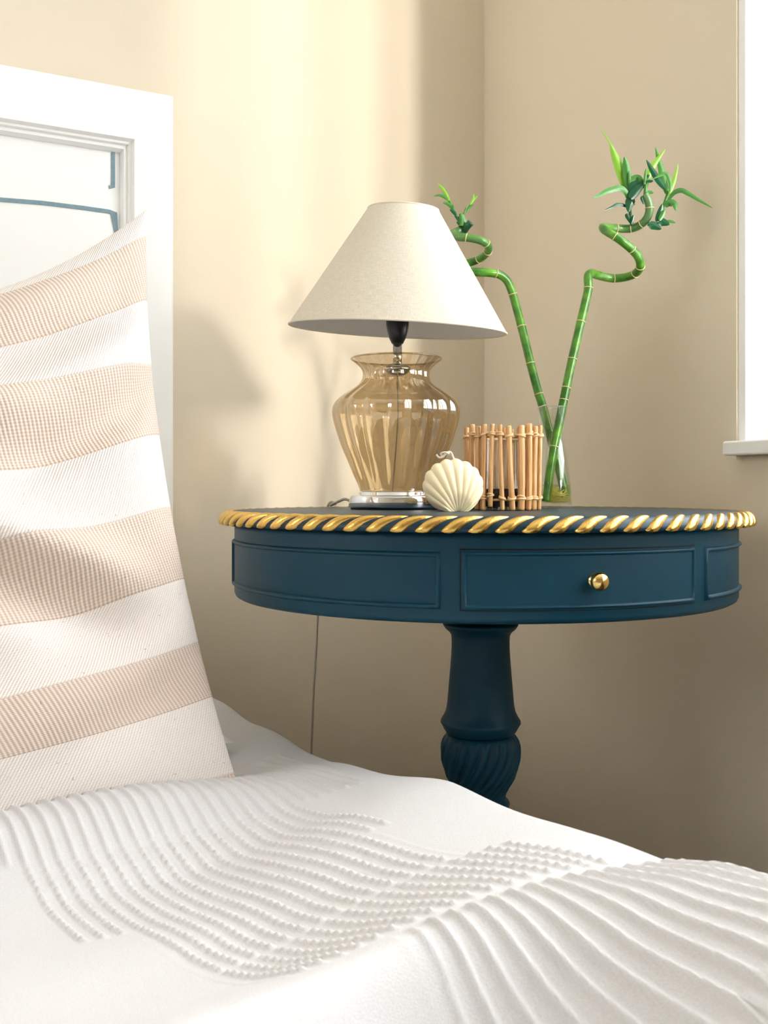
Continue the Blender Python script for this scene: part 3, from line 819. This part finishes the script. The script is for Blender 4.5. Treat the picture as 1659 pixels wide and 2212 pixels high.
so2 = obj('candle_body', shell(), M['wax'], candle); weld(so2)
wk = [P(982, 996, SD), P(978, 986, SD), P(973, 977, SD), P(964, 979, SD-0.003), P(956, 987, SD-0.004), P(948, 988, SD-0.003), P(942, 982, SD-0.003)]
obj('wick', merge(tube(catmull(wk, 5), 0.0013, 8), tube(catmull([P(956, 987, SD-0.002), P(952, 980, SD-0.004), P(962, 977, SD-0.006), P(970, 981, SD-0.005)], 5), 0.0011, 6)), M['wick'], candle)

# ------------------------------------------------------------------ rattan candle holder
BD = 1.225; bk_ = BD/FPX
bC = P(1088, HY, BD); bC = Vector((bC.x, bC.y, TOPZ))
hold = thing('candle_holder', 'round candle holder of tied rattan sticks around a glass', 'candle holder', bC)
rs = random.Random(7)
RB = 0.0445; HB = 0.102
front = [(1009, 1009, 1), (1020, 1019, 1), (1033, 1031, 1), (1046, 1043, 1), (1064, 1059, 1), (1080, 1085.5, 1), (1098.5, 1107, 1), (1125.5, 1125.5, 1), (1142.5, 1141, 1), (1156, 1153, 1), (1167, 1164, 1)]
def on_ring(px, back=False):
    dx, dy = ray(px, HY).x, ray(px, HY).y; ox, oy = CAM.x-bC.x, CAM.y-bC.y
    A = dx*dx+dy*dy; B = ox*dx+oy*dy; Cc = ox*ox+oy*oy-RB*RB; D = B*B-A*Cc
    if D < 0: t = -B/A
    else: t = (-B+(math.sqrt(D) if back else -math.sqrt(D)))/A
    return Vector((CAM.x+t*dx, CAM.y+t*dy, 0))
sticks = [(on_ring(a), on_ring(b), True) for a, b, _ in front]
for px in (1024, 1041, 1057, 1073, 1090, 1106, 1122, 1138, 1152):
    sticks.append((on_ring(px, True), on_ring(px+rs.uniform(-3, 3), True), False))
def tie_mesh(c, r):
    v = torus(c, (0, 0, 1), r+0.0007, 0.0013, 14, 6)
    return v
wid = [3.6, 3.6, 3.4, 3.6, 3.0, 2.9, 3.6, 4.2, 3.9, 3.8, 2.9] + [3.5]*9
for i, (a, b, _) in enumerate(sticks):
    r = wid[i]*0.001
    zt = TOPZ + HB + rs.uniform(-0.0025, 0.0025); zb_ = TOPZ + 0.0006 + (0.004 if i == 4 else 0.0)
    if i == 4: zb_ = TOPZ+0.0045
    p0, p1 = Vector((b.x, b.y, zb_)), Vector((a.x, a.y, zt))
    bend = Vector((rs.uniform(-.0008, .0008), rs.uniform(-.0008, .0008), 0))
    pts = [p0.lerp(p1, t) + bend*math.sin(math.pi*t) for t in (0, .02, .3, .6, .98, 1.0)]
    st_ = obj('stick', tube(pts, [r*0.9, r, r, r*.97, r, r*0.88], 12), M['stick'], hold)
    for z in (0.0135, HB-0.0125):
        t = z/HB; c = p0.lerp(p1, t)
        t1 = torus(c, (rs.uniform(-.3, .3), rs.uniform(-.3, .3), 1), r+0.0006, 0.0014, 16, 6)
        t2 = torus(c+Vector((0, 0, 0.0016)), (rs.uniform(-.5, .5), rs.uniform(-.5, .5), 1), r+0.0005, 0.0012, 16, 6)
        obj('tie', merge(t1, t2), M['tie'], st_)
for z in (0.0125, HB-0.0135):
    obj('binding_ring', torus(bC+Vector((0, 0, z)), (0, 0, 1), RB-0.0042, 0.0016, 64, 8), M['tie'], hold)
obj('glass_cup', lathe([(0.0, 0.0004), (0.0345, 0.0004), (0.0365, 0.0025), (0.0365, 0.087), (0.0355, 0.0885), (0.0345, 0.087), (0.0345, 0.004), (0.0, 0.004)], bC, 64, close=False), M['glass'], hold)
obj('wax_fill', lathe([(0.0, 0.0045), (0.0340, 0.0045), (0.0340, 0.026), (0.0, 0.026)], bC, 48, close=False), M['darkwax'], hold, False)

# ------------------------------------------------------------------ glass vase with two lucky bamboos
VD = 1.38; vk = VD/FPX
vC = P(1198, HY, VD); vC = Vector((vC.x, vC.y, TOPZ)); VY0 = HY + (HC-TOPZ)/vk
vase = thing('glass_vase', 'small waisted clear glass vase holding both bamboo stalks', 'vase', vC)
vp = [(1096, 36.5), (1092, 37.5), (1080, 37.3), (1062, 36.8), (1046, 36.2), (1030, 35), (1012, 33), (996, 31), (978, 28), (962, 26), (948, 25.2), (939, 25.4), (928, 27.2), (916, 29.8), (898, 32), (879.5, 33.5)]
def sm_prof(pts, per=4):
    return [(v.x, v.y) for v in catmull([Vector((a, b, 0)) for a, b in pts], per)]
vpr = sm_prof([(r*vk, (VY0-y)*vk) for y, r in vp], 4)
vb0 = vpr[0][1]
vpr = [(r, z-vb0+0.0003) for r, z in vpr]
VH = vpr[-1][1]
inner = [(r-0.0013, z) for r, z in vpr if z > 0.006]
lean = (P(1193.5, HY, VD) - P(1198, HY, VD))
def leanV(vf):
    return [v + lean*((v.z-TOPZ)/VH) for v in vf[0]], vf[1]
obj('vase_wall', leanV(lathe([(0.0, 0.0003)] + vpr, vC, 72, close=False)), M['glass'], vase)
obj('vase_inside', leanV(lathe([(0.0, 0.0060)] + inner, vC, 72, close=False)), M['glass'], vase)
obj('vase_lip', leanV(torus(vC+Vector((0, 0, VH)), (0, 0, 1), vpr[-1][0]-0.0006, 0.0009, 64, 8)), M['glass'], vase)
wz = (VY0-1047)*vk
wpf = [(0.0, 0.0064)] + [(r-0.0016, z) for r, z in vpr if 0.0062 < z < wz]
wpf += [(wpf[-1][0], wz), (0.0, wz)]
wt = obj('water', leanV(lathe(wpf, vC, 64, close=False)), M['water'], vase)
wt['label'] = 'shallow greenish water'

def stalk(name, label, pts, rad, rings, vase_d):
    """pts = [(px,py,depth)]"""
    w3 = [P(*p) for p in pts]
    path = catmull(w3, 7)
    root = thing(name, label, 'bamboo', w3[0], 'lucky bamboo stalks')
    n = 16; rr = [rad*(1.0 - 0.10*i/len(path)) for i in range(len(path))]
    # slight swelling at the nodes
    ring_i = []
    for (px, py) in rings:
        best = min(range(len(path)), key=lambda i: (proj(path[i])[0]-px)**2 + (proj(path[i])[1]-py)**2)
        ring_i.append(best)
    vf = tube(path, rr, n)
    uv = [(k_/n, i/len(path)) for i in range(len(path)) for k_ in range(n)]
    obj('stalk', vf, M['bamboo'], root, uv=uv)
    T, N = frames(path)
    for b in ring_i:
        tilt = T[b] + N[b]*rs.uniform(-.15, .15)
        obj('node_ring', torus(path[b], tilt, rr[b]+0.0001, 0.00075, 20, 6), M['node'], root)
    return root
def proj(p):
    d = p - CAM; z = d.dot(FW); return (CX + d.dot(RT)/z*FPX, HY - d.z/z*FPX)
A_pts = [(1180, 1083, 1.366), (1188, 1020, 1.366), (1197, 965, 1.367), (1213, 888, 1.372), (1231, 800, 1.375), (1250, 715, 1.378), (1264, 655, 1.38), (1271, 622, 1.38), (1270, 598, 1.381), (1277, 590, 1.395), (1292, 595, 1.408), (1322, 601, 1.416), (1350, 599, 1.412), (1372, 591, 1.398), (1383, 576, 1.380), (1379, 556, 1.366), (1365, 539, 1.356), (1346, 523, 1.350), (1326, 509, 1.350), (1308, 498, 1.356), (1303, 491, 1.370), (1318, 492, 1.388), (1342, 494, 1.396), (1366, 493, 1.394), (1386, 484, 1.386), (1399, 468, 1.378), (1403, 449, 1.374), (1399, 431, 1.372), (1392, 420, 1.371)]
A_rings = [(1197, 965), (1219, 862), (1226, 842), (1240, 772), (1256, 697), (1271, 620), (1327, 600), (1372, 590), (1383, 577), (1364, 539), (1329, 511), (1332, 493), (1364, 493), (1386, 484), (1403, 449)]
bamA = stalk('bamboo_stalk', 'taller bamboo stalk with leafy tip near the window, stalk leaning right', A_pts, 0.0062, A_rings, VD)
B_pts = [(1222, 1072, 1.388), (1212, 1030, 1.388), (1200, 985, 1.389), (1187, 935, 1.390), (1174, 885, 1.394), (1160, 838, 1.400), (1146, 785, 1.406), (1129, 715, 1.412), (1113, 655, 1.416), (1104, 625, 1.416), (1094, 605, 1.414), (1078, 593, 1.410), (1055, 589, 1.406), (1030, 588, 1.406), (1000, 585, 1.418), (985, 580, 1.440), (996, 573, 1.462), (1016, 567, 1.462), (1034, 560, 1.452), (1047, 551, 1.440), (1055, 540, 1.424), (1053, 529, 1.412), (1040, 520, 1.406), (1015, 514, 1.406), (990, 512, 1.412), (976, 506, 1.430), (984, 501, 1.446), (1000, 494, 1.450), (1001, 480, 1.449), (995, 466, 1.448)]
B_rings = [(1172, 880), (1163, 852), (1150, 780), (1126, 706), (1107, 634), (1073, 592), (1033, 560), (1053, 543), (1051, 526), (1009, 514), (1004, 489)]
bamB = stalk('bamboo_stalk', 'shorter bamboo stalk curling behind the lamp shade', B_pts, 0.0062, B_rings, VD)
obj('cut_end', tube(catmull([P(1004, 498, 1.448), P(1009, 490, 1.440), P(1017, 481, 1.436)], 4), [0.005]*8 + [0.0056], 12), M['leafdark'], bamB)

def leaf(parent, pts, wpx, m, d=1.375, curl=0.25, name='leaf', dd=0.0, twist=0.0):
    """Folded blade along pixel points; real width and curvature."""
    n_ = len(pts)
    w3 = [P(x, y, d + dd*i/(n_-1)) for i, (x, y) in enumerate(pts)]
    path = catmull(w3, 6); L = len(path)
    T = frames(path)[0]
    wid_ = 1.08*wpx*d/FPX/2
    V, F = [], []
    for i, p in enumerate(path):
        t = i/(L-1)
        view = FW
        sd = T[i].cross(view)
        sd = sd.normalized() if sd.length > 1e-4 else RT
        if twist: sd = Matrix.Rotation(twist*t, 3, T[i]) @ sd
        nn = sd.cross(T[i]).normalized()
        wv = wid_*(math.sin(math.pi*(0.10+0.90*t)**0.9))**0.8 if t < 1 else 0
        wv = max(wv, wid_*0.03)
        for sgn in (1, -1):                     # upper and lower face keep their own crisp edge
            for j in range(5):
                q = (j-2)/2
                V.append(p + sd*(wv*q) + nn*(curl*wv*(1.6*abs(q) - 0.8*q*q)) + nn*(0.00018*sgn))
    for i in range(L-1):
        for j in range(4):
            F.append((i*10+j, i*10+j+1, (i+1)*10+j+1, (i+1)*10+j))
            F.append((i*10+5+j, (i+1)*10+5+j, (i+1)*10+6+j, i*10+6+j))
    return obj(name, (V, F), m, parent)
def q5(*l): return [(1270+x/5.925, 280+y/5.925) for x, y in l]
def q6(*l): return [(930+x/8.85, 390+y/8.85) for x, y in l]
def shoot(parent, pts, wpx, m, d, name='shoot'):
    w3 = catmull([P(x, y, d) for x, y in pts], 5); L = len(w3)
    return obj(name, tube(w3, [wpx*d/FPX/2*(1-0.35*i/L) for i in range(L)], 10), m, parent)
# taller stalk: three shoots
da = 1.385
shoot(bamA, q5((565, 1225), (545, 1130), (540, 1040), (535, 940), (535, 860)), 8, M['leafdark'], da)
shoot(bamA, q5((770, 1205), (840, 1225), (890, 1205), (925, 1120), (965, 990), (1000, 880), (1030, 790)), 9, M['leafmid'], da-0.01)
shoot(bamA, q5((735, 850), (738, 760), (750, 660), (775, 580)), 9, M['leafmid'], da-0.012)
leaf(bamA, q5((535, 890), (505, 740), (430, 540), (345, 330), (285, 170)), 21, M['leaf'], da, 0.35)
leaf(bamA, q5((290, 190), (255, 125), (205, 50), (160, 0)), 3.0, M['leaf'], da, 0.2, 'leaf')
leaf(bamA, q5((545, 850), (515, 640), (500, 520), (485, 420), (465, 345)), 17, M['leafmid'], da-0.004, 0.5)
leaf(bamA, q5((550, 800), (535, 640), (528, 520)), 6, M['leafmid'], da-0.006, 0.4)
leaf(bamA, q5((520, 890), (480, 790), (400, 748), (250, 785), (150, 840), (65, 876)), 12, M['leafmid'], da-0.006, 0.3, dd=-0.02)
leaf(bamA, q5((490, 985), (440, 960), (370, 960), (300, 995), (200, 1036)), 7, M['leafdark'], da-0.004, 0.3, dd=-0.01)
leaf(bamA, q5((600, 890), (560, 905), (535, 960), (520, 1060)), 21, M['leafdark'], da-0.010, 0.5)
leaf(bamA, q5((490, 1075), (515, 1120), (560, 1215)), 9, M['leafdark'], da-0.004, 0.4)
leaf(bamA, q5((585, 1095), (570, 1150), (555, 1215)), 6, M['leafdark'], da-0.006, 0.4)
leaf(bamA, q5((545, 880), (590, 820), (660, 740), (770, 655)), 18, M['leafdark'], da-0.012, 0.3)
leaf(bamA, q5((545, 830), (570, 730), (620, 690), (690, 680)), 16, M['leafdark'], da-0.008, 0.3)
leaf(bamA, q5((545, 660), (600, 625), (660, 620), (715, 680)), 15, M['leafmid'], da-0.006, 0.4)
leaf(bamA, q5((735, 760), (770, 600), (830, 470), (900, 370), (990, 250)), 13, M['leaf'], da-0.008, 0.35)
leaf(bamA, q5((725, 700), (735, 600), (742, 500)), 6, M['leafmid'], da-0.016, 0.35)
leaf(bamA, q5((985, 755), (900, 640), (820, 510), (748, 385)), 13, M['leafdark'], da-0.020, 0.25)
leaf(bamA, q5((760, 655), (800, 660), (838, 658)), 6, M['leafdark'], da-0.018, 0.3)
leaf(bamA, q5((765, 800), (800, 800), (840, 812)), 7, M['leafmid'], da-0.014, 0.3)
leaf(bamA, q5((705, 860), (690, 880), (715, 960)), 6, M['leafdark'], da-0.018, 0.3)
leaf(bamA, q5((1015, 820), (975, 650), (925, 450), (865, 215)), 14, M['leafmid'], da-0.006, 0.3)
leaf(bamA, q5((1050, 790), (1055, 690), (1005, 565), (915, 590), (805, 645)), 7, M['leafmid'], da-0.022, 0.3)
leaf(bamA, q5((1040, 830), (1085, 710), (1120, 590), (1155, 440)), 9, M['leaf'], da-0.014, 0.3)
leaf(bamA, q5((1030, 900), (1100, 810), (1195, 775), (1290, 820), (1430, 905), (1600, 1006)), 10, M['leafmid'], da-0.018, 0.3, dd=-0.03)
leaf(bamA, q5((985, 985), (1040, 935), (1110, 950), (1125, 1040)), 15, M['leafmid'], da-0.018, 0.4, dd=-0.012)
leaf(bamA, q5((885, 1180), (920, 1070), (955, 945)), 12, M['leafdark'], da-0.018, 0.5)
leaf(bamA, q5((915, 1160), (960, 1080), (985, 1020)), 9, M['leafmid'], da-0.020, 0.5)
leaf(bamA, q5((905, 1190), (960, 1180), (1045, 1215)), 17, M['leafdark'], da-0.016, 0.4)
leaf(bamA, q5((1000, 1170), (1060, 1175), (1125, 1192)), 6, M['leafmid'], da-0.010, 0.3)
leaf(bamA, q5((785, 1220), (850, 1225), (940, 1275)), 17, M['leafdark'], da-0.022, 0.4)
# shorter stalk
db = 1.448
shoot(bamB, q6((560, 800), (500, 700), (460, 600), (410, 480), (360, 390)), 6.5, M['leafmid'], db)
shoot(bamB, q6((615, 650), (660, 600), (710, 540), (770, 440)), 4.5, M['leafmid'], db)
shoot(bamB, q6((590, 880), (600, 780), (590, 700), (580, 640)), 13, M['leafmid'], db-0.004)
leaf(bamB, q6((375, 430), (310, 290), (230, 150), (135, 50)), 8, M['leaf'], db, 0.35)
leaf(bamB, q6((330, 370), (260, 310), (170, 280), (60, 298)), 6, M['leafmid'], db-0.004, 0.35)
leaf(bamB, q6((440, 560), (380, 480), (320, 440), (235, 428)), 8, M['leafmid'], db-0.004, 0.35)
leaf(bamB, q6((490, 660), (440, 600), (365, 552)), 7, M['leafdark'], db-0.005, 0.35)
leaf(bamB, q6((510, 730), (490, 690), (455, 680)), 5, M['leafdark'], db-0.006, 0.3)
leaf(bamB, q6((550, 850), (530, 810), (495, 795)), 5, M['leafdark'], db-0.006, 0.3)
leaf(bamB, q6((440, 520), (435, 480), (425, 450)), 3, M['leafmid'], db-0.006, 0.3)
leaf(bamB, q6((760, 460), (800, 390), (825, 320), (818, 238)), 5, M['leaf'], db-0.002, 0.35)
leaf(bamB, q6((790, 420), (840, 350), (912, 285)), 4.5, M['leaf'], db+0.002, 0.35)
leaf(bamB, q6((690, 580), (745, 510), (818, 458)), 6, M['leafmid'], db-0.004, 0.35)
leaf(bamB, q6((640, 625), (670, 560), (680, 488)), 4, M['leafmid'], db-0.004, 0.35)
# roots in the water
def roots(parent, seed, cx, n):
    r_ = random.Random(seed); vf = ([], [])
    for k_ in range(n):
        a = r_.uniform(0, 6.28); z0 = TOPZ+0.012+r_.random()*0.022
        p = Vector((vC.x, vC.y, 0)) + (RT*math.cos(a)+FW*math.sin(a))*0.006 + RT*cx; p.z = z0
        rad = r_.uniform(0.010, 0.0195); zz = TOPZ+0.0075+r_.random()*0.013; pts = [p]
        sg = r_.choice((-1, 1))
        for j in range(5):
            a += sg*r_.uniform(0.35, 0.8)
            q = Vector((vC.x, vC.y, 0)) + (RT*math.cos(a)+FW*math.sin(a))*rad; q.z = zz + r_.uniform(-0.0012, 0.002)
            pts.append(q)
        m_ = tube(catmull(pts, 4), 0.00045, 5); vf = merge(vf, m_)
    o = obj('roots', vf, M['root'], parent); o['kind'] = 'stuff'
    return o
roots(bamA, 3, -0.010, 26)
roots(bamB, 5, 0.010, 22)
